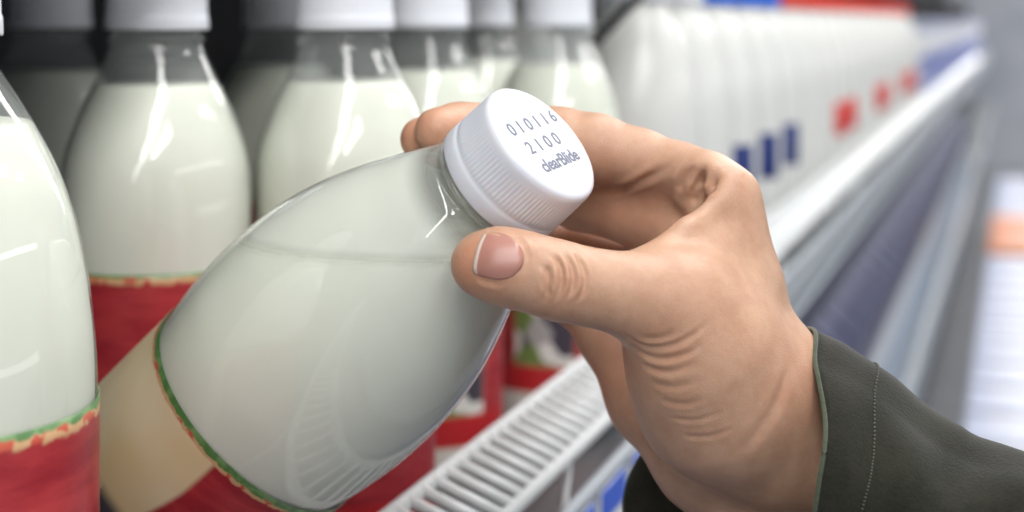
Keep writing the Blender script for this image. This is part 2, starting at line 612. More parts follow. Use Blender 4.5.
def milk_bottle(loc, rz, label, group, shape=PROF):
    """origin at the cap's lower edge; local z up"""
    root = empty('milk_bottle', (loc[0], loc[1], SHELF_Z + 0.0012))
    root.rotation_euler.z = rz
    tag(root, label, 'milk bottle', group)
    up = (0, 0, CAPB)
    prof = body_profile(shape)
    bm = bmesh.new()
    lathe(bm, prof, 64, cap0=False, cap1=True)
    bmesh.ops.recalc_face_normals(bm, faces=bm.faces)
    o = mesh_obj('bottle_body', bm, M_PET, root)
    o.location = up
    level = -20.5 * mm
    ins = [p for p in inner(prof, 0.0007) if p[1] < level]
    bm = bmesh.new()
    lathe(bm, [(0.0006, level), (ins[0][0] * 0.6, level), (ins[0][0] * 0.985, level), (ins[0][0], level - 0.0003)] + [(r, z + 0.0007) for r, z in ins[1:]], 64, cap0=True, cap1=True)
    bmesh.ops.recalc_face_normals(bm, faces=bm.faces)
    mesh_obj('milk', bm, M_MILK, root).location = up
    bm = bmesh.new()
    lp = [(r + 0.0004, z) for r, z in body_profile(shape, 180) if LAB_TOP - LAB_H < z < LAB_TOP]
    lathe(bm, [(lp[0][0] - 0.0003, lp[0][1])] + lp + [(lp[-1][0] - 0.0003, lp[-1][1])], 64)
    bmesh.ops.recalc_face_normals(bm, faces=bm.faces)
    mesh_obj('label', bm, M_LABEL, root).location = up
    bm = bmesh.new()
    cap_mesh(bm, 18.6, 19.4, 18.5, 60, 4, z0=18.5 * mm)
    mesh_obj('cap', bm, M_CAPSTAND, root).location = up
    return root


PROF_WIDE = [(0, 16.4), (1.5, 16.2), (2.6, 18.0), (4.0, 18.0), (5.0, 17), (8, 18.6), (14, 22.4), (20, 26), (26, 29.2), (33, 32.4), (40, 34.9), (51, 37.8), (66, 40.2),
             (85, 41.4), (130, 41.4), (170, 41.4), (196, 41.4), (206, 40.4), (211, 37.5), (213.1, 33)]
milk_bottle((-0.2473, 0.291), math.radians(150), 'out of focus milk bottle at the left edge, nearest the camera beside the held bottle', 'clear milk bottles standing on the shelf', PROF_WIDE)
stand = [
    (-0.3107, 0.4966, 150, 'large blurred milk bottle standing between the left edge and the raised bottle'),
    (-0.2536, 0.5423, 140, 'milk bottle standing right behind the held bottle, long highlight on its shoulder'),
    (-0.2687, 0.668, -15, 'milk bottle half hidden behind the fingertips holding the raised bottle'),
    (-0.2398, 0.7845, -50, 'milk bottle behind the white cap of the raised bottle, food picture on its label'),
    (-0.4380, 0.6066, 100, 'dim milk bottle in the upper left corner at the back of the shelf'),
    (-0.3720, 0.715, 100, 'dim milk bottle whose cap shows in the gap between two nearer bottles'),
    (-0.4560, 0.735, 90, 'milk bottle at the back almost hidden by the large blurred bottle'),
    (-0.3080, 0.852, 100, 'shaded milk bottle at the back between two nearer caps, above the fingertips'),
]
first = None
for (x, y, rz, lab) in stand:
    if first is None:
        first = milk_bottle((x, y), math.radians(rz), lab, 'clear milk bottles standing on the shelf')
    else:
        c = copy_tree(first)
        c.location = (x, y, SHELF_Z + 0.0012)
        c.rotation_euler.z = math.radians(rz)
        c['label'] = lab

# ------------------------------------------------------------------ tall white bottles further down the shelf
TPROF = [(0, 15.5), (2, 15.5), (4, 18.0), (10, 20.5), (24, 27), (42, 33.5), (62, 38), (82, 40.2), (104, 40.6), (150, 40.6), (200, 40.6), (219, 40), (227, 37), (229.5, 32)]
TALL = 0.2295


def tall_bottle(loc, capm, labm, label, group, name='white_milk_bottle', arc=(-1.42, -0.35)):
    root = empty(name, (loc[0], loc[1], SHELF_Z + 0.001))
    tag(root, label, 'milk bottle', group)
    up = (0, 0, TALL)
    bm = bmesh.new()
    lathe(bm, body_profile(TPROF, 50), 40, cap0=True, cap1=True)
    bmesh.ops.recalc_face_normals(bm, faces=bm.faces)
    mesh_obj('bottle_body', bm, M_HDPE, root).location = up
    bm = bmesh.new()
    cap_mesh(bm, 18.6, 19.4, 18.0, 36, 4, z0=18.0 * mm)
    mesh_obj('cap', bm, capm, root).location = up
    if labm is not None:
        bm = bmesh.new()
        # paper label over the front two thirds of the bottle
        seg = 30
        rows = []
        for z in (-0.112, -0.1125, -0.1515, -0.152):
            rr = 0.0408 if z in (-0.112, -0.152) else 0.0410
            rows.append([bm.verts.new((rr * math.cos(a), rr * math.sin(a), z)) for a in np.linspace(arc[0], arc[1], seg)])
        for a, b in zip(rows, rows[1:]):
            for k in range(seg - 1):
                bm.faces.new((a[k], b[k], b[k + 1], a[k + 1]))
        mesh_obj('label', bm, labm, root).location = up
    return root


ORD = ['first', 'second', 'third', 'fourth', 'fifth', 'sixth', 'seventh', 'eighth', 'ninth', 'tenth', 'eleventh', 'twelfth', 'thirteenth',
       'fourteenth', 'fifteenth', 'sixteenth', 'seventeenth', 'eighteenth', 'nineteenth', 'twentieth', 'twenty-first', 'twenty-second']
XT = -0.241
tb = tall_bottle((XT, 0.977), M_CAP, None, 'large white plastic bottle with a white cap, just above the index finger', 'white capped white bottles above the index finger')
c = copy_tree(tb)
c.location = (XT, 1.096, SHELF_Z + 0.001)
c['label'] = 'white capped white bottle standing next to the first blue capped bottle'
y = 1.215
blue0 = None
for k in range(3):
    lab = ('%s white bottle with a blue cap and blue label, counted away from the hand' % ORD[k])
    if blue0 is None:
        blue0 = tall_bottle((XT, y), M_CAPBLUE, M_LABBLUE, lab, 'blue capped bottles along the shelf edge')
    else:
        c = copy_tree(blue0)
        c.location = (XT, y, SHELF_Z + 0.001)
        c['label'] = lab
    y += 0.13
red0 = plain0 = None
for k in range(14):
    withlab = k in (2, 3, 6, 7, 10, 11, 12)
    lab = ('%s white bottle with a red cap%s beyond the blue capped ones' % (ORD[k], ' and red label' if withlab else ''))
    if withlab and red0 is None:
        c = red0 = tall_bottle((XT, y), M_CAPRED, M_LABRED, lab, 'red capped bottles along the shelf edge', arc=(-1.6, 0.05))
    elif not withlab and plain0 is None:
        c = plain0 = tall_bottle((XT, y), M_CAPRED, None, lab, 'red capped bottles along the shelf edge')
    else:
        c = copy_tree(red0 if withlab else plain0)
        c.location = (XT, y, SHELF_Z + 0.001)
        c['label'] = lab
    y += 0.128
y_after = y
# second row behind them, seen through the gaps
y = 1.03
r2 = None
for k in range(4):
    lab = '%s white bottle of the back row, behind the white and blue capped bottles' % ORD[k]
    c = copy_tree(tb if r2 is None else r2)
    r2 = c
    c['group'] = 'back row of white bottles'
    c.location = (XT - 0.105, y, SHELF_Z + 0.001)
    c['label'] = lab
    y += 0.12


# ------------------------------------------------------------------ cartons
def carton_material(name, bands):
    """bands: list of (z upper limit as fraction, colour) from the bottom up"""
    m = mat(name, bands[0][1], 0.35)
    h = NT(m)
    c = h.sep(h.n('ShaderNodeTexCoord').outputs['Generated'])
    n = h.noise(h.obj(), 45, 3)
    z = h.math('ADD', c[2], h.math('MULTIPLY', h.math('SUBTRACT', n, 0.5), 0.05))
    col = bands[0][1]
    for i in range(1, len(bands)):
        z0 = bands[i - 1][0]
        col = h.mix(h.smooth(z, z0 - 0.008, z0 + 0.008), col, bands[i][1])
    h.put(h.b.inputs['Base Color'], col)
    return m


def carton(name, loc, sx, sy, h, material, label, cat, group, gable=True, topm=None):
    """box carton with a folded gable and fin, or a flat lid; origin at the base centre"""
    root = empty(name, loc)
    tag(root, label, cat, group)
    hb = h * 0.76 if gable else h
    bm = bmesh.new()
    if gable:
        X, Y = sx / 2, sy / 2
        lv = [bm.verts.new(p) for p in ((-X, -Y, 0), (X, -Y, 0), (X, Y, 0), (-X, Y, 0))]
        uv = [bm.verts.new(p) for p in ((-X, -Y, hb), (X, -Y, hb), (X, Y, hb), (-X, Y, hb))]
        hr = h * 0.92
        r0 = [bm.verts.new(p) for p in ((-0.003, -Y, hr), (0.003, -Y, hr), (0.003, Y, hr), (-0.003, Y, hr))]
        e0, e1 = bm.verts.new((0, -Y * 0.35, hb + (hr - hb) * 0.6)), bm.verts.new((0, Y * 0.35, hb + (hr - hb) * 0.6))
        f1 = [bm.verts.new(p) for p in ((-0.002, -Y, h), (0.002, -Y, h), (0.002, Y, h), (-0.002, Y, h))]
        bm.faces.new(lv[::-1])
        for k in range(4):
            bm.faces.new((lv[k], lv[(k + 1) % 4], uv[(k + 1) % 4], uv[k]))
        bm.faces.new((uv[1], uv[2], r0[2], r0[1]))
        bm.faces.new((uv[3], uv[0], r0[0], r0[3]))
        bm.faces.new((uv[0], uv[1], e0)); bm.faces.new((uv[1], r0[1], e0)); bm.faces.new((r0[1], r0[0], e0)); bm.faces.new((r0[0], uv[0], e0))
        bm.faces.new((uv[2], uv[3], e1)); bm.faces.new((uv[3], r0[3], e1)); bm.faces.new((r0[3], r0[2], e1)); bm.faces.new((r0[2], uv[2], e1))
        for k in range(4):
            bm.faces.new((r0[k], r0[(k + 1) % 4], f1[(k + 1) % 4], f1[k]))
        bm.faces.new(f1)
        bmesh.ops.recalc_face_normals(bm, faces=bm.faces)
        mesh_obj('carton_body', bm, material, root, False)
    else:
        box(bm, (-sx / 2, -sy / 2, 0), (sx / 2, sy / 2, h * 0.95), 0.004, 2)
        mesh_obj('carton_body', bm, material, root, False)
        bm = bmesh.new()
        box(bm, (-sx / 2 - 0.001, -sy / 2 - 0.001, h * 0.90), (sx / 2 + 0.001, sy / 2 + 0.001, h), 0.003, 2)
        mesh_obj('lid', bm, topm or material, root, False)
    return root


white = (0.78, 0.80, 0.84)
M_CART = carton_material('blue_white_carton', [(0.22, (0.30, 0.38, 0.50)), (0.42, (0.36, 0.45, 0.56)), (0.58, (0.66, 0.70, 0.74)), (0.86, (0.008, 0.012, 0.075)), (1.2, (0.05, 0.055, 0.13))])
M_CARTB = carton_material('white_blue_carton', [(0.15, white), (0.30, (0.30, 0.38, 0.66)), (0.62, white), (0.80, (0.20, 0.30, 0.62)), (1.2, white)])
M_CARTC = carton_material('orange_white_carton', [(0.55, white), (0.78, (0.75, 0.30, 0.10)), (1.2, (0.70, 0.12, 0.06))])
M_LIDW = noisy('white_lid_with_blue_print', (0.60, 0.61, 0.68), (0.34, 0.40, 0.62), 11, 0.35)
M_LIDO = mat('orange_lid', (0.70, 0.20, 0.04), 0.35)

# lower shelf cartons
y = 0.35
ca = None
k = 0
while y < 4.6:
    lab = '%s blue topped carton on the lower shelf, counted from the wrist end' % (ORD[k] if k < len(ORD) else 'number %d' % (k + 1))
    if k >= len(ORD):
        tens = ['twenty', 'thirty', 'forty', 'fifty'][k // 10 - 1] if k + 1 < 60 else ''
        one = ['', 'first', 'second', 'third', 'fourth', 'fifth', 'sixth', 'seventh', 'eighth', 'ninth'][(k + 1) % 10]
        tn = {20: 'twent', 30: 'thirt', 40: 'fort', 50: 'fift'}
        q = (k + 1) // 10 * 10
        lab = '%s blue topped carton on the lower shelf, counted from the wrist end' % ((tn[q] + 'y-' + one) if one else tn[q] + 'ieth')
    if ca is None:
        ca = carton('milk_carton', (-0.181, y, Z2 + 0.001), 0.078, 0.078, 0.205, M_CART, lab, 'carton', 'cartons on the lower shelf')
    else:
        c = copy_tree(ca)
        c.location = (-0.181, y, Z2 + 0.001)
        c['label'] = lab
    k += 1
    y += 0.0865

# bottom well cartons
y = 1.5
cb = cc = None
kb = kc = 0
i = 0
while y < 6.4:
    orange = 4.3 < y < 5.0
    if orange:
        lab = '%s orange lidded carton in the bottom well at the right edge' % ORD[kc]
        kc += 1
        if cc is None:
            c = cc = carton('orange_carton', (-0.02, y, Z3 + 0.001), 0.125, 0.10, 0.215, M_CARTC, lab, 'carton', 'orange cartons in the bottom well', False, M_LIDO)
        else:
            c = copy_tree(cc)
    else:
        lab = ('%s white and blue box in the bottom well, %s the orange lidded ones' % (ORD[kb], 'nearer than' if y < 4.5 else 'beyond'))
        kb += 1
        if cb is None:
            c = cb = carton('white_carton', (-0.02, y, Z3 + 0.001), 0.125, 0.16, 0.205, M_CARTB, lab, 'carton', 'white cartons in the bottom well', False, M_LIDW)
        else:
            c = copy_tree(cb)
    c.location = (-0.02, y, Z3 + 0.001)
    c['label'] = lab
    y += 0.13 if orange else 0.19
    i += 1

# blue and white packs beyond the red capped bottles on the milk shelf
y = y_after + 0.10
k = 0
pk = None
while y < 8.6:
    lab = '%s white pack with blue stripes on the shelf, past the last red cap' % ORD[k]
    if pk is None:
        c = pk = carton('striped_pack', (-0.255, y, SHELF_Z + 0.001), 0.10, 0.17, 0.215, carton_material('blue_striped_pack', [(0.14, white), (0.34, (0.14, 0.18, 0.50)), (0.42, (0.5, 0.55, 0.78)), (0.66, (0.14, 0.18, 0.50)), (1.2, white)]), lab, 'pack', 'striped packs at the far end of the shelf', False, M_LIDW)
    else:
        c = copy_tree(pk)
    c.location = (-0.255, y, SHELF_Z + 0.001)
    c['label'] = lab
    k += 1
    y += 0.245

# price cards in the rail
for k, yy in enumerate((0.560, 0.610, 0.662)):
    bm = bmesh.new()
    box(bm, (X_RAIL, yy - 0.019, EYE - 0.223), (X_RAIL + 0.0015, yy + 0.019, EYE - 0.193), 0.0005, 1)
    pt = mesh_obj('price_tag', bm, M_TAGW, None, False)
    tag(pt, '%s blue and white price card in the shelf rail below the palm' % ('nearest', 'middle', 'farthest')[k], 'price tag', 'price cards in the shelf rail')
    bm = bmesh.new()
    box(bm, (X_RAIL + 0.0013, yy - 0.019, EYE - 0.206), (X_RAIL + 0.0019, yy + 0.019, EYE - 0.193), 0.0002, 1)
    mesh_obj('blue_header', bm, M_TAGB, pt, False)

# far aisle: a light box front and shelving on the far wall, all out of focus
bm = bmesh.new()
box(bm, (-0.6, 13.9, 2.35), (3.0, 14.4, 2.75), 0.02, 2)
tag(mesh_obj('far_sign_box', bm, mat('pale_sign_box', (0.78, 0.80, 0.83), 0.4), None, False), 'pale long sign box high on the far wall of the store', 'sign box')

# ------------------------------------------------------------------ the held bottle
P0 = np.array([8.5, -31.8, 394.0])                  # cap top centre, camera frame (right, up, forward) in mm
AX = np.array([-0.648, -0.640, 0.415])
AX /= np.linalg.norm(AX)
zc = -AX
tow = np.array([0, 0, -1.0])
xc = tow - zc * tow.dot(zc)
xc /= np.linalg.norm(xc)
yc = np.cross(zc, xc)


def dirw(v):
    r, u, f = v
    return Vector((-f * SN + r * CS, f * CS + r * SN, u))


# (right, up, forward) is left handed, so y flips to keep a proper rotation
X3, Y3, Z3v = dirw(xc), dirw(-yc), dirw(zc)
if X3.cross(Y3).dot(Z3v) < 0:
    Y3 = -Y3
O3 = cam2world(P0 / 1000.0)
MB = Matrix((X3, Y3, Z3v)).transposed().to_4x4()
MB.translation = O3
held = empty('held_milk_bottle', mtx=MB)
tag(held, 'tilted clear milk bottle with a printed white cap, held in the hand', 'milk bottle')
bpy.context.view_layer.update()
HPROF = [(15, 15.4), (17.5, 15.8), (18.9, 16.0), (19.4, 18.6), (21.0, 18.8), (21.6, 16.9), (23.2, 16.9), (24.4, 18.4), (26.5, 19.7), (32, 22.4), (40, 25.9), (50, 30.3), (64, 35.2),
         (80, 38.6), (98, 39.9), (112, 39.4), (124, 38.3), (132, 37.9), (150, 38), (190, 38), (222, 38), (232, 36.6), (238, 33), (240, 28)]
hp = body_profile(HPROF, 220)
bm = bmesh.new()
lathe(bm, hp, 96, cap1=True)
bmesh.ops.recalc_face_normals(bm, faces=bm.faces)
mesh_obj('bottle_body', bm, M_PET, held)


def held_inner(off, lo=16):
    bm = bmesh.new()
    pr = [(max(r - off, 0.001), z + (off if z < -0.2 else 0)) for r, z in hp if z < -lo * mm]
    lathe(bm, pr, 96, cap0=True, cap1=True)
    bmesh.ops.recalc_face_normals(bm, faces=bm.faces)
    return bm


LEVEL_Z = EYE - 0.0590
n_loc = MB.to_3x3().inverted() @ Vector((0, 0, 1))
p_loc = MB.inverted() @ Vector((O3.x, O3.y, LEVEL_Z))
bm = held_inner(0.0007)
r = bmesh.ops.bisect_plane(bm, geom=bm.verts[:] + bm.edges[:] + bm.faces[:], plane_co=p_loc, plane_no=n_loc, clear_outer=True)
es = [e for e in r['geom_cut'] if isinstance(e, bmesh.types.BMEdge)]
for e in es:
    e.smooth = False
bmesh.ops.edgeloop_fill(bm, edges=es)
bmesh.ops.recalc_face_normals(bm, faces=bm.faces)
mesh_obj('milk', bm, M_MILK, held)
bm = held_inner(0.0005, 20.5)
bmesh.ops.bisect_plane(bm, geom=bm.verts[:] + bm.edges[:] + bm.faces[:], plane_co=p_loc - n_loc * 0.006, plane_no=n_loc, clear_inner=True)
for f in [f for f in bm.faces if len(f.verts) > 8]:
    bm.faces.remove(f)
tag(mesh_obj('milk_film', bm, M_FILM, held), 'thin film of milk on the inside of the clear shoulder')
bm = bmesh.new()
HL_TOP, HL_H = -0.1265, 0.108
HL_ARCH = 0.0085
zs = np.array([-z for r, z in body_profile(HPROF, 400)])
rs = np.array([r for r, z in body_profile(HPROF, 400)])
seg = 128
rings = []
for i in range(61):
    ring = []
    for k in range(seg):
        an = 2 * PI * k / seg
        top = HL_TOP + HL_ARCH * max(0.0, math.cos(an)) ** 1.5
        z = top + (HL_TOP - HL_H - top) * i / 60
        rr = float(np.interp(-z, zs, rs)) + (0.0001 if i in (0, 60) else 0.00045)
        ring.append(bm.verts.new((rr * math.cos(an), rr * math.sin(an), z)))
    rings.append(ring)
for ra, rb in zip(rings, rings[1:]):
    for k in range(seg):
        bm.faces.new((rb[k], rb[(k + 1) % seg], ra[(k + 1) % seg], ra[k]))
bmesh.ops.recalc_face_normals(bm, faces=bm.faces)
HELD_FACE = math.radians(-62)
mesh_obj('label', bm, label_material('printed_label_of_held_bottle', HL_TOP, HL_H, HELD_FACE, 1.15, HL_ARCH, 0.62), held)
bm = bmesh.new()
cap_mesh(bm, 18.6, 19.1, 18.6, 96, 6)
hcap = mesh_obj('cap', bm, M_CAP, held)

# printed lines on the cap: baseline runs up to the right in the picture
bvec = dirw(np.array([0.70, 0.70, 0]) - zc * np.dot(np.array([0.70, 0.70, 0]), zc)).normalized()
dvec = Z3v.cross(bvec).normalized()               # perpendicular, in the cap plane
if (-dvec).dot(Vector((0, 0, 1))) > 0:
    dvec = -dvec                                   # dvec now points up the letters
rot = math.radians(-16)
base = (bvec * math.cos(rot) + Z3v.cross(bvec) * math.sin(rot)).normalized()
upv = Z3v.cross(base).normalized()
MBi = MB.inverted()


def cap_text(txt, size, xs, off_b, off_u, bold, spacing):
    cu = bpy.data.curves.new('cap_print', 'FONT')
    cu.body = txt
    cu.size = size
    cu.space_character = spacing
    cu.align_x = 'LEFT'
    cu.align_y = 'CENTER'
    cu.extrude = 0.00004
    cu.offset = bold
    tmp = bpy.data.objects.new('cap_print', cu)
    COL.objects.link(tmp)
    bpy.context.view_layer.update()
    me = bpy.data.meshes.new_from_object(tmp.evaluated_get(bpy.context.evaluated_depsgraph_get()))
    COL.objects.unlink(tmp)
    bpy.data.objects.remove(tmp)
    bpy.data.curves.remove(cu)
    me.materials.clear()
    me.materials.append(M_INK)
    o = bpy.data.objects.new('cap_print', me)
    COL.objects.link(o)
    Rm = Matrix((base * xs, upv, Z3v)).transposed().to_4x4()
    Rm.translation = O3 + base * off_b + upv * off_u + Z3v * 0.00006
    o.parent = hcap
    o.matrix_world = Rm
    o['label'] = 'small grey printed line on the cap'
    return o


cap_text('010116', 0.0054, 1.12, -0.0122, 0.0058, 0.00006, 1.55)
cap_text('2100', 0.0054, 1.12, -0.0102, -0.0006, 0.00006, 1.65)
cap_text('clearBlide', 0.0052, 1.0, -0.0100, -0.0066, 0.00011, 1.0)

# ------------------------------------------------------------------ the hand: one continuous surface grown from a distance field
def C(u, v, d, r=None):
    """camera-frame point in mm for a photo pixel and depth in mm"""
    q = ((u - 512) * d / FPX, -(v - 20) * d / FPX, d)
    return np.array(q)


VOX = 0.95
LO = np.array([-34.0, -172.0, 352.0])
HI = np.array([128.0, -14.0, 486.0])
NX, NY, NZ = [int(q) for q in np.ceil((HI - LO) / VOX)]
gx = (LO[0] + VOX * np.arange(NX)).astype(np.float32)
gy = (LO[1] + VOX * np.arange(NY)).astype(np.float32)
gz = (LO[2] + VOX * np.arange(NZ)).astype(np.float32)
BIG = np.float32(30.0)


def cone_field(F, pts, k):
    """smooth-union a chain of tapered capsules [(point, radius)] into F"""
    for (a, ra), (b, rb) in zip(pts, pts[1:]):
        m = max(ra, rb) + 9
        lo = np.maximum(np.floor((np.minimum(a, b) - m - LO) / VOX).astype(int), 0)
        hi = np.minimum(np.ceil((np.maximum(a, b) + m - LO) / VOX).astype(int), (NX, NY, NZ))
        if np.any(hi <= lo):
            continue
        X = gx[lo[0]:hi[0], None, None]
        Y = gy[None, lo[1]:hi[1], None]
        Z = gz[None, None, lo[2]:hi[2]]
        ba = (b - a).astype(np.float32)
        L = float(ba.dot(ba)) + 1e-9
        px, py, pz = X - np.float32(a[0]), Y - np.float32(a[1]), Z - np.float32(a[2])
        t = np.clip((px * ba[0] + py * ba[1] + pz * ba[2]) / L, 0, 1)
        d = np.sqrt((px - t * ba[0]) ** 2 + (py - t * ba[1]) ** 2 + (pz - t * ba[2]) ** 2) - (ra + (rb - ra) * t)
        V = F[lo[0]:hi[0], lo[1]:hi[1], lo[2]:hi[2]]
        V[...] = smin(V, d, k)
    return F


def smin(a, b, k):
    h = np.maximum(k - np.abs(a - b), 0) / k
    return np.minimum(a, b) - h * h * k * 0.25


def new_field():
    return np.full((NX, NY, NZ), BIG, np.float32)


def chain(*q):
    return [(C(u, v, d), r) for (u, v, d, r) in q]


palm = new_field()
# metacarpals
cone_field(palm, chain((722, 201, 406, 9.8), (735, 290, 404, 11.8), (757, 395, 404, 18.5)), 6)
cone_field(palm, chain((690, 240, 421, 10.0), (752, 410, 414, 18)), 6)
cone_field(palm, chain((648, 288, 434, 9.5), (735, 425, 421, 17)), 6)
cone_field(palm, chain((610, 336, 445, 9.0), (655, 398, 436, 13), (712, 442, 425, 17.5)), 6)
# thenar and thumb root
cone_field(palm, chain((676, 304, 383, 12.5), (700, 345, 388, 19), (724, 392, 395, 22.0), (762, 432, 402, 19)), 8)
# first web: thin fold between thumb and index
cone_field(palm, chain((648, 262, 385, 3.2), (685, 230, 392, 2.5), (718, 203, 399, 3.2)), 3)
cone_field(palm, chain((672, 280, 386, 6.5), (705, 252, 396, 6.8), (732, 236, 403, 8)), 6)
cone_field(palm, chain((690, 305, 388, 12), (729, 285, 401, 11)), 7)
# wrist and forearm
cone_field(palm, chain((764, 398, 402, 19.3), (806, 440, 403, 17.5), (875, 485, 400, 17)), 8)
cone_field(palm, chain((718, 450, 422, 18), (775, 498, 419, 18.5), (835, 545, 416, 17)), 8)
# thumb
thumb = new_field()
cone_field(thumb, chain((480, 264, 377, 7.4), (497, 265, 376.2, 8.9), (525, 271, 375.5, 9.0), (560, 281, 375, 9.2), (600, 289, 376.5, 9.0), (640, 297, 379, 10.6), (682, 306, 383, 12.8)), 4)
F_all = smin(palm, thumb, 6)
# fingers
fing = [
    chain((437, 130, 420, 6.4), (458, 130, 426.5, 7.6), (508, 130, 430.5, 8.2), (560, 139, 428, 8.8), (596, 147, 425.5, 9.2), (640, 158, 422, 8.0), (682, 168, 416, 6.8), (706, 181, 410, 8.0), (723, 201, 406, 9.6)),
    chain((422, 139, 428, 6.4), (446, 143, 436, 7.6), (500, 163, 440.5, 8.4), (580, 198, 444, 9.4), (640, 212, 434, 10.2), (690, 234, 421, 10.5)),
    chain((462, 226, 455, 6.4), (482, 228, 458, 7.4), (525, 238, 462, 8.0), (575, 252, 460, 8.8), (648, 288, 434, 9.5)),
    chain((505, 278, 463, 5.8), (522, 280, 465, 6.6), (550, 290, 464, 7.2), (578, 302, 459, 7.8), (610, 336, 445, 8.8)),
]
out_f = None
for ch in fing:
    ff = new_field()
    cone_field(ff, ch, 2.5)
    g = smin(F_all, ff, 4.5)
    out_f = g if out_f is None else np.minimum(out_f, g)
F_all = out_f
# hollow between the index root and the web, with two small folds left standing in it
pocket = new_field()
cone_field(pocket, chain((625, 218, 398, 9.0), (684, 201, 401, 7.0), (705, 185, 402.5, 4.2)), 2)
F_all = -smin(-F_all, pocket, 4)
cone_field(F_all, chain((600, 182, 438, 7.5), (655, 180, 428, 8.0), (700, 196, 418.5, 8.0)), 4)
cone_field(F_all, chain((700, 166, 408, 1.8), (692, 182, 409, 2.0), (682, 198, 412, 1.6)), 3)
cone_field(F_all, chain((713, 172, 403, 1.6), (708, 192, 402, 1.6)), 2.5)
cone_field(F_all, chain((648, 262, 385, 3.0), (685, 231, 391.5, 2.3), (718, 204, 398, 2.6)), 2.5)
del ff, g, palm, thumb


def surface_nets(F):
    s = F < 0
    nx, ny, nz = F.shape
    cells = np.zeros((nx - 1, ny - 1, nz - 1), np.uint8)
    for dx in (0, 1):
        for dy in (0, 1):
            for dz in (0, 1):
                cells += s[dx:nx - 1 + dx, dy:ny - 1 + dy, dz:nz - 1 + dz]
    act = (cells > 0) & (cells < 8)
    idx = np.full(act.shape, -1, np.int64)
    ii = np.argwhere(act)
    idx[act] = np.arange(len(ii))
    acc = np.zeros((len(ii), 3))
    cnt = np.zeros(len(ii))
    corners = [(a, b, c) for a in (0, 1) for b in (0, 1) for c in (0, 1)]
    for c0 in corners:
        for ax in range(3):
            if c0[ax]:
                continue
            c1 = list(c0)
            c1[ax] = 1
            f0 = F[ii[:, 0] + c0[0], ii[:, 1] + c0[1], ii[:, 2] + c0[2]]
            f1 = F[ii[:, 0] + c1[0], ii[:, 1] + c1[1], ii[:, 2] + c1[2]]
            m = (f0 < 0) != (f1 < 0)
            t = np.where(m, f0 / np.where(m, f0 - f1, 1), 0)
            p = np.tile(np.array(c0, float), (len(ii), 1))
            p[:, ax] += t
            acc[m] += p[m]
            cnt[m] += 1
    V = (ii + acc / np.maximum(cnt, 1)[:, None]) * VOX + LO
    faces = []
    for ax in range(3):
        a = [slice(None)] * 3
        b = [slice(None)] * 3
        a[ax] = slice(0, -1)
        b[ax] = slice(1, None)
        cr = s[tuple(a)] != s[tuple(b)]
        e = np.argwhere(cr)
        o1, o2 = (ax + 1) % 3, (ax + 2) % 3
        e = e[(e[:, o1] > 0) & (e[:, o2] > 0) & (e[:, o1] < F.shape[o1] - 1) & (e[:, o2] < F.shape[o2] - 1)]
        inside = s[e[:, 0], e[:, 1], e[:, 2]]
        q = []
        for (d1, d2) in ((1, 1), (0, 1), (0, 0), (1, 0)):
            k = e.copy()
            k[:, o1] -= d1
            k[:, o2] -= d2
            q.append(idx[k[:, 0], k[:, 1], k[:, 2]])
        q = np.stack(q, 1)
        # (right, up, forward) is a left handed frame, so the winding is swapped
        q[inside] = q[inside][:, ::-1]
        faces.append(q)
    return V, np.vstack(faces)


V, Fc = surface_nets(F_all)
del F_all


def to_world_arr(V):
    r, u, f = V[:, 0] / 1000, V[:, 1] / 1000, V[:, 2] / 1000
    return np.stack([-f * SN + r * CS, f * CS + r * SN, EYE + u], 1)


def adj_smooth(V, Fc, it, lam=0.5):
    e = np.vstack([Fc[:, [0, 1]], Fc[:, [1, 2]], Fc[:, [2, 3]], Fc[:, [3, 0]]])
    n = len(V)
    deg = np.bincount(e[:, 0], minlength=n) + np.bincount(e[:, 1], minlength=n)
    for _ in range(it):
        acc = np.zeros_like(V)
        for k in range(3):
            acc[:, k] = np.bincount(e[:, 0], V[e[:, 1], k], n) + np.bincount(e[:, 1], V[e[:, 0], k], n)
        V = V + lam * (acc / np.maximum(deg, 1)[:, None] - V)
    return V


V = adj_smooth(V, Fc, 3, 0.5)
hand_root = empty('person', tuple(P(760, 430, 0.405)))
tag(hand_root, "person's right hand in an olive jacket sleeve, reaching in to hold the tilted bottle", 'person')
bpy.context.view_layer.update()
me = bpy.data.meshes.new('hand')
Wv = to_world_arr(V) - np.array(hand_root.location)
me.from_pydata(Wv.tolist(), [], Fc.tolist())
me.update()
bm = bmesh.new()
bm.from_mesh(me)
bmesh.ops.recalc_face_normals(bm, faces=bm.faces)
bmesh.ops.subdivide_edges(bm, edges=bm.edges[:], cuts=1, use_grid_fill=True, smooth=0.0)
bm.to_mesh(me)
bm.free()
nv = len(me.vertices)
co = np.empty(nv * 3)
me.vertices.foreach_get('co', co)
co = co.reshape(-1, 3)
nf = len(me.polygons)
fq = np.array([list(p.vertices) for p in me.polygons if len(p.vertices) == 4])
co = adj_smooth(co, fq, 3, 0.5)
hl = np.array(hand_root.location)


def normals():
    me.vertices.foreach_set('co', co.reshape(-1))
    me.update()
    nn = np.empty(nv * 3)
    me.vertices.foreach_get('normal', nn)
    return nn.reshape(-1, 3)


nrm = normals()
tree = BVHTree.FromPolygons([Vector(q) for q in co], [tuple(f) for f in fq])
EYEV = Vector((0, 0, EYE)) - hand_root.location


def hit(u, v):
    d = (P(u, v, 0.4) - Vector((0, 0, EYE))).normalized()
    h = tree.ray_cast(EYEV, d)
    return h[0], h[1]


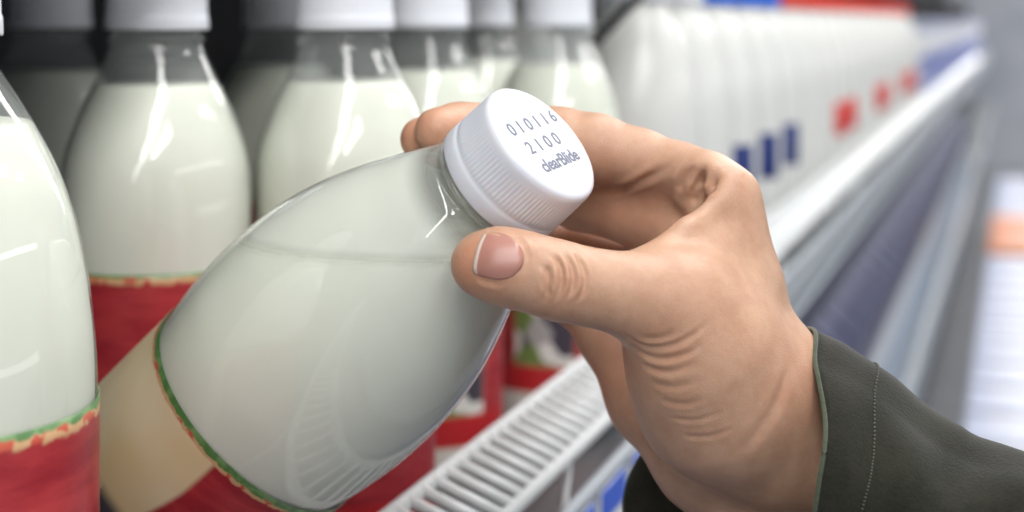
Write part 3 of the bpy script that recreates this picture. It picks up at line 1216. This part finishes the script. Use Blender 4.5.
def crease(px, depth, width, ridge=0.0, n=40):
    """press a fold along a line on the skin given by photo pixels (depth, width in mm)"""
    global co
    pts = []
    for (u, v) in spline(px, n):
        h = hit(u, v)[0]
        if h is not None:
            pts.append(h)
    if len(pts) < 3:
        return
    Q = np.array([list(p) for p in pts])
    lo, hi = Q.min(0) - 0.012, Q.max(0) + 0.012
    sel = np.where(np.all((co > lo) & (co < hi), axis=1))[0]
    if not len(sel):
        return
    D = np.sqrt(((co[sel][:, None, :] - Q[None]) ** 2).sum(2))
    j = D.argmin(1)
    d = D.min(1) * 1000
    tt = j / (len(Q) - 1)
    fade = np.clip(np.minimum(tt / 0.2, (1 - tt) / 0.45), 0, 1)
    fade = fade * fade * (3 - 2 * fade)
    a = -depth * np.exp(-(d / width) ** 2) + ridge * np.exp(-((d - 2.0 * width) / (0.9 * width)) ** 2)
    co[sel] += nrm[sel] * (a * fade / 1000)[:, None]


# thumb knuckle rings
for px, dp in (([(541, 262), (549, 277), (546, 296), (538, 308)], 0.34), ([(551, 252), (561, 268), (560, 290), (549, 308)], 0.42),
               ([(562, 250), (572, 268), (572, 288), (562, 304)], 0.40), ([(574, 252), (584, 270), (584, 290), (573, 308)], 0.42), ([(552, 262), (545, 285), (556, 300)], 0.22)):
    crease(px, dp * 1.9, 0.7, dp * 0.6)
# folds round the root of the thumb
for px, dp in (([(622, 333), (645, 346), (672, 345), (697, 332), (712, 316)], 0.55), ([(634, 350), (658, 359), (686, 354), (708, 341)], 0.50), ([(640, 365), (668, 372), (700, 362)], 0.45),
               ([(648, 382), (676, 387), (705, 377)], 0.38), ([(658, 400), (686, 404), (716, 393)], 0.34), ([(668, 418), (698, 420), (730, 408)], 0.30),
               ([(640, 338), (662, 338), (684, 328)], 0.30), ([(680, 436), (712, 436), (742, 424)], 0.28), ([(628, 342), (650, 353), (676, 351)], 0.22)):
    crease(px, dp * (0.75 + 0.5 * random.random()), 0.65 + 0.4 * random.random(), dp * 0.3)
# palm line beside the thenar mound
# folds at the root of the index and the web
for px, dp in (([(590, 190), (626, 187), (650, 177), (676, 160)], 1.2), ([(676, 192), (688, 174), (695, 162)], 0.8), ([(690, 196), (699, 182), (705, 166)], 0.4), ([(690, 203), (706, 194), (722, 187)], 0.5)):
    crease(px, dp, 1.15, dp * 0.45)
# wrist folds
crease([(790, 360), (778, 400), (752, 440), (728, 470)], 0.35, 1.6, 0.1)

# nail seat
NAIL = [[(484, 233), (493, 232), (502, 233.5), (509, 236.5), (514, 240)],
        [(478, 246), (489, 245), (501, 246), (512, 246.5), (521.5, 248)],
        [(474.5, 258), (486, 257), (499, 257), (512, 257.5), (524, 258)],
        [(473, 268), (484, 268.5), (496, 268.5), (509, 268.5), (521.5, 268)],
        [(474, 274), (484, 277), (494, 279.5), (504, 279.5), (512.5, 277)]]
rows = [[hit(u, v) for (u, v) in spline(r_, 21)] for r_ in [list(map(tuple, q)) for q in NAIL]]
nail_pts = np.array([[list(h[0]) for h in r_] for r_ in rows])          # 5 x 21 x 3
nail_nrm = np.array([[list(h[1]) for h in r_] for r_ in rows])
nail_grid = np.stack([spline([tuple(q) for q in nail_pts[:, k]], 25) for k in range(21)], 1)   # 25 x 21 x 3
rim = [(p[0], p[1]) for p in NAIL[0]] + [(p[-1][0], p[-1][1]) for p in NAIL[1:4]] + [(p[0], p[1]) for p in NAIL[4]][::-1] + [(p[0][0], p[0][1]) for p in NAIL[3:0:-1]]
rim.append(rim[0])
crease([(512, 236), (521, 244), (527, 257), (524, 270), (515, 279)], 0.15, 0.9, 0.30)
crease([(486, 230), (498, 231), (512, 237)], 0.2, 0.7, 0.15)
crease([(474, 277), (485, 281), (496, 283.5), (508, 281)], 0.25, 0.8, 0.15)
co = adj_smooth(co, fq, 1, 0.35)

# blush: redder fingertips and joints
blush = np.zeros(nv)
for (u, v, rad, a) in ((470, 262, 9, 0.85), (500, 262, 8, 0.5), (432, 125, 12, 0.55), (408, 138, 12, 0.75), (690, 325, 18, 0.25), (735, 185, 12, 0.18), (800, 385, 16, 0.35), (560, 300, 9, 0.25), (610, 215, 22, 0.55), (575, 235, 22, 0.6), (615, 370, 18, 0.45), (560, 180, 16, 0.3), (640, 150, 16, 0.15)):
    h = hit(u, v)[0]
    if h is None:
        continue
    d2 = ((co - np.array(h)) ** 2).sum(1) * 1e6
    blush = np.maximum(blush, a * np.exp(-d2 / (rad * rad)))
me.vertices.foreach_set('co', co.reshape(-1))
at = me.attributes.new('blush', 'FLOAT', 'POINT')
at.data.foreach_set('value', blush.astype(np.float32))
me.materials.append(M_SKIN)
me.polygons.foreach_set('use_smooth', [True] * nf)
me.update()
hand = link(bpy.data.objects.new('hand', me), hand_root)

# thumb nail
bm = bmesh.new()
n_av = np.array(nail_nrm).reshape(-1, 3).mean(0)
n_av /= np.linalg.norm(n_av)
gv = []
R_, C_ = nail_grid.shape[:2]
for i in range(R_):
    row = []
    for j in range(C_):
        a, b = i / (R_ - 1), j / (C_ - 1)
        q = max(0.0, 1 - abs(2 * a - 1) ** 4)
        e = min(1.0, (1 - b) / 0.08) if b > 0.92 else 1.0
        lift = 0.00012 + 0.00042 * q * e
        row.append(bm.verts.new(nail_grid[i, j] + n_av * lift))
    gv.append(row)
for i in range(R_ - 1):
    for j in range(C_ - 1):
        f = bm.faces.new((gv[i][j], gv[i][j + 1], gv[i + 1][j + 1], gv[i + 1][j]))
        f.material_index = 1 if j < 2 else 0
bmesh.ops.recalc_face_normals(bm, faces=bm.faces)
nail = mesh_obj('thumb_nail', bm, [M_NAIL, M_NAILTIP], hand)
nail.data.update()
if nail.data.polygons[0].normal.dot(Vector(n_av)) < 0:
    nail.data.flip_normals()
sm = nail.modifiers.new('thick', 'SOLIDIFY')
sm.thickness = 0.0006
sm.offset = -1
tag(nail, 'short pinkish thumb nail with a pale edge')

# ------------------------------------------------------------------ jacket sleeve
RIM = [(806, 329, 409), (815, 362, 386), (825, 420, 371), (820, 475, 365), (803, 545, 370), (742, 618, 398), (655, 600, 430), (624, 512, 449), (648, 446, 456), (725, 372, 448)]
NS = 120
ring0 = [C(u, v, d) for (u, v, d) in RIM]
loop = spline(ring0[-3:] + ring0 + ring0[:4], (len(RIM) + 6) * 12 + 1)
loop = loop[36:36 + len(RIM) * 12]                      # one turn, starts at RIM[0]
NS = len(loop)
cen0 = loop.mean(0)
WD = np.array([0.82, -0.475, -0.30])
WD /= np.linalg.norm(WD)
NR = 90
LEN = 230.0
sl = []
prof_top = [(0, 0.0), (20, 0.0), (40, 0.0), (60, 0.10), (90, 0.24), (115, 0.30), (140, 0.32), (230, 0.30)]
for i in range(NR + 1):
    q = i / NR
    s = LEN * q
    # the far rim reaches further along the hand: slide rings so that they square up away from the cuff
    ring = []
    g = np.interp(s, [a for a, b in prof_top], [b for a, b in prof_top])
    for k in range(NS):
        p = loop[k]
        rel = p - cen0
        along = rel.dot(WD)
        rad = rel - WD * along
        sq = np.exp(-s / 45.0)
        ph = 2 * PI * k / NS
        wr = 1.0 + g
        # soft diagonal folds
        fold = 2.6 * math.sin(s * 0.075 + 2.2 * math.sin(ph) + 0.6) * min(1, s / 45) + 0.9 * math.sin(s * 0.17 - 3 * ph) * min(1, s / 40)
        fold += -1.6 * math.exp(-((s - 47 - 6 * math.sin(ph)) / 5.0) ** 2)
        fold += -2.2 * math.exp(-((s - 72 + 26 * math.sin(ph - 0.6)) / 4.5) ** 2) + 1.6 * math.exp(-((s - 82 + 26 * math.sin(ph - 0.6)) / 7.0) ** 2)
        fold += 0.25 * math.sin(5 * ph + s * 0.3)
        hem = 0.7 * (1 - min(1, abs(s - 9) / 9)) if s < 18 else 0
        rl = np.linalg.norm(rad)
        ring.append(cen0 + WD * (along * sq + s) + rad * wr + rad / rl * (fold + hem))
    sl.append(np.array(ring))
bm = bmesh.new()
vv = [[bm.verts.new(cam2world(p / 1000) - hand_root.location) for p in ring] for ring in sl]
for a, b in zip(vv, vv[1:]):
    for k in range(NS):
        bm.faces.new((a[k], a[(k + 1) % NS], b[(k + 1) % NS], b[k]))
bmesh.ops.recalc_face_normals(bm, faces=bm.faces)
sleeve = mesh_obj('jacket_sleeve', bm, M_OLIVE, hand_root)
tag(sleeve, 'dark olive green jacket sleeve with a stitched cuff')
mo = sleeve.modifiers.new('thick', 'SOLIDIFY')
mo.thickness = 0.0016
mo.offset = -1
bm = bmesh.new()
tube(bm, [cam2world(p / 1000) - hand_root.location for p in sl[0]], 0.0006, 8, closed=True)
tag(mesh_obj('cuff_edge', bm, M_LINING, sleeve), 'paler green folded edge of the cuff')
# stitch row round the hem
bm = bmesh.new()
row = [cam2world(p / 1000) - hand_root.location for p in sl[7]]
cen = sum(row, Vector()) / len(row)
fine = spline([tuple(p) for p in row + [row[0]]], 600)
for k in range(0, 598, 4):
    pts = [Vector(fine[k + j]) + (Vector(fine[k + j]) - cen).normalized() * 0.0002 for j in range(3)]
    tube(bm, pts, 0.00028, 5)
mesh_obj('hem_stitching', bm, M_THREAD, sleeve)
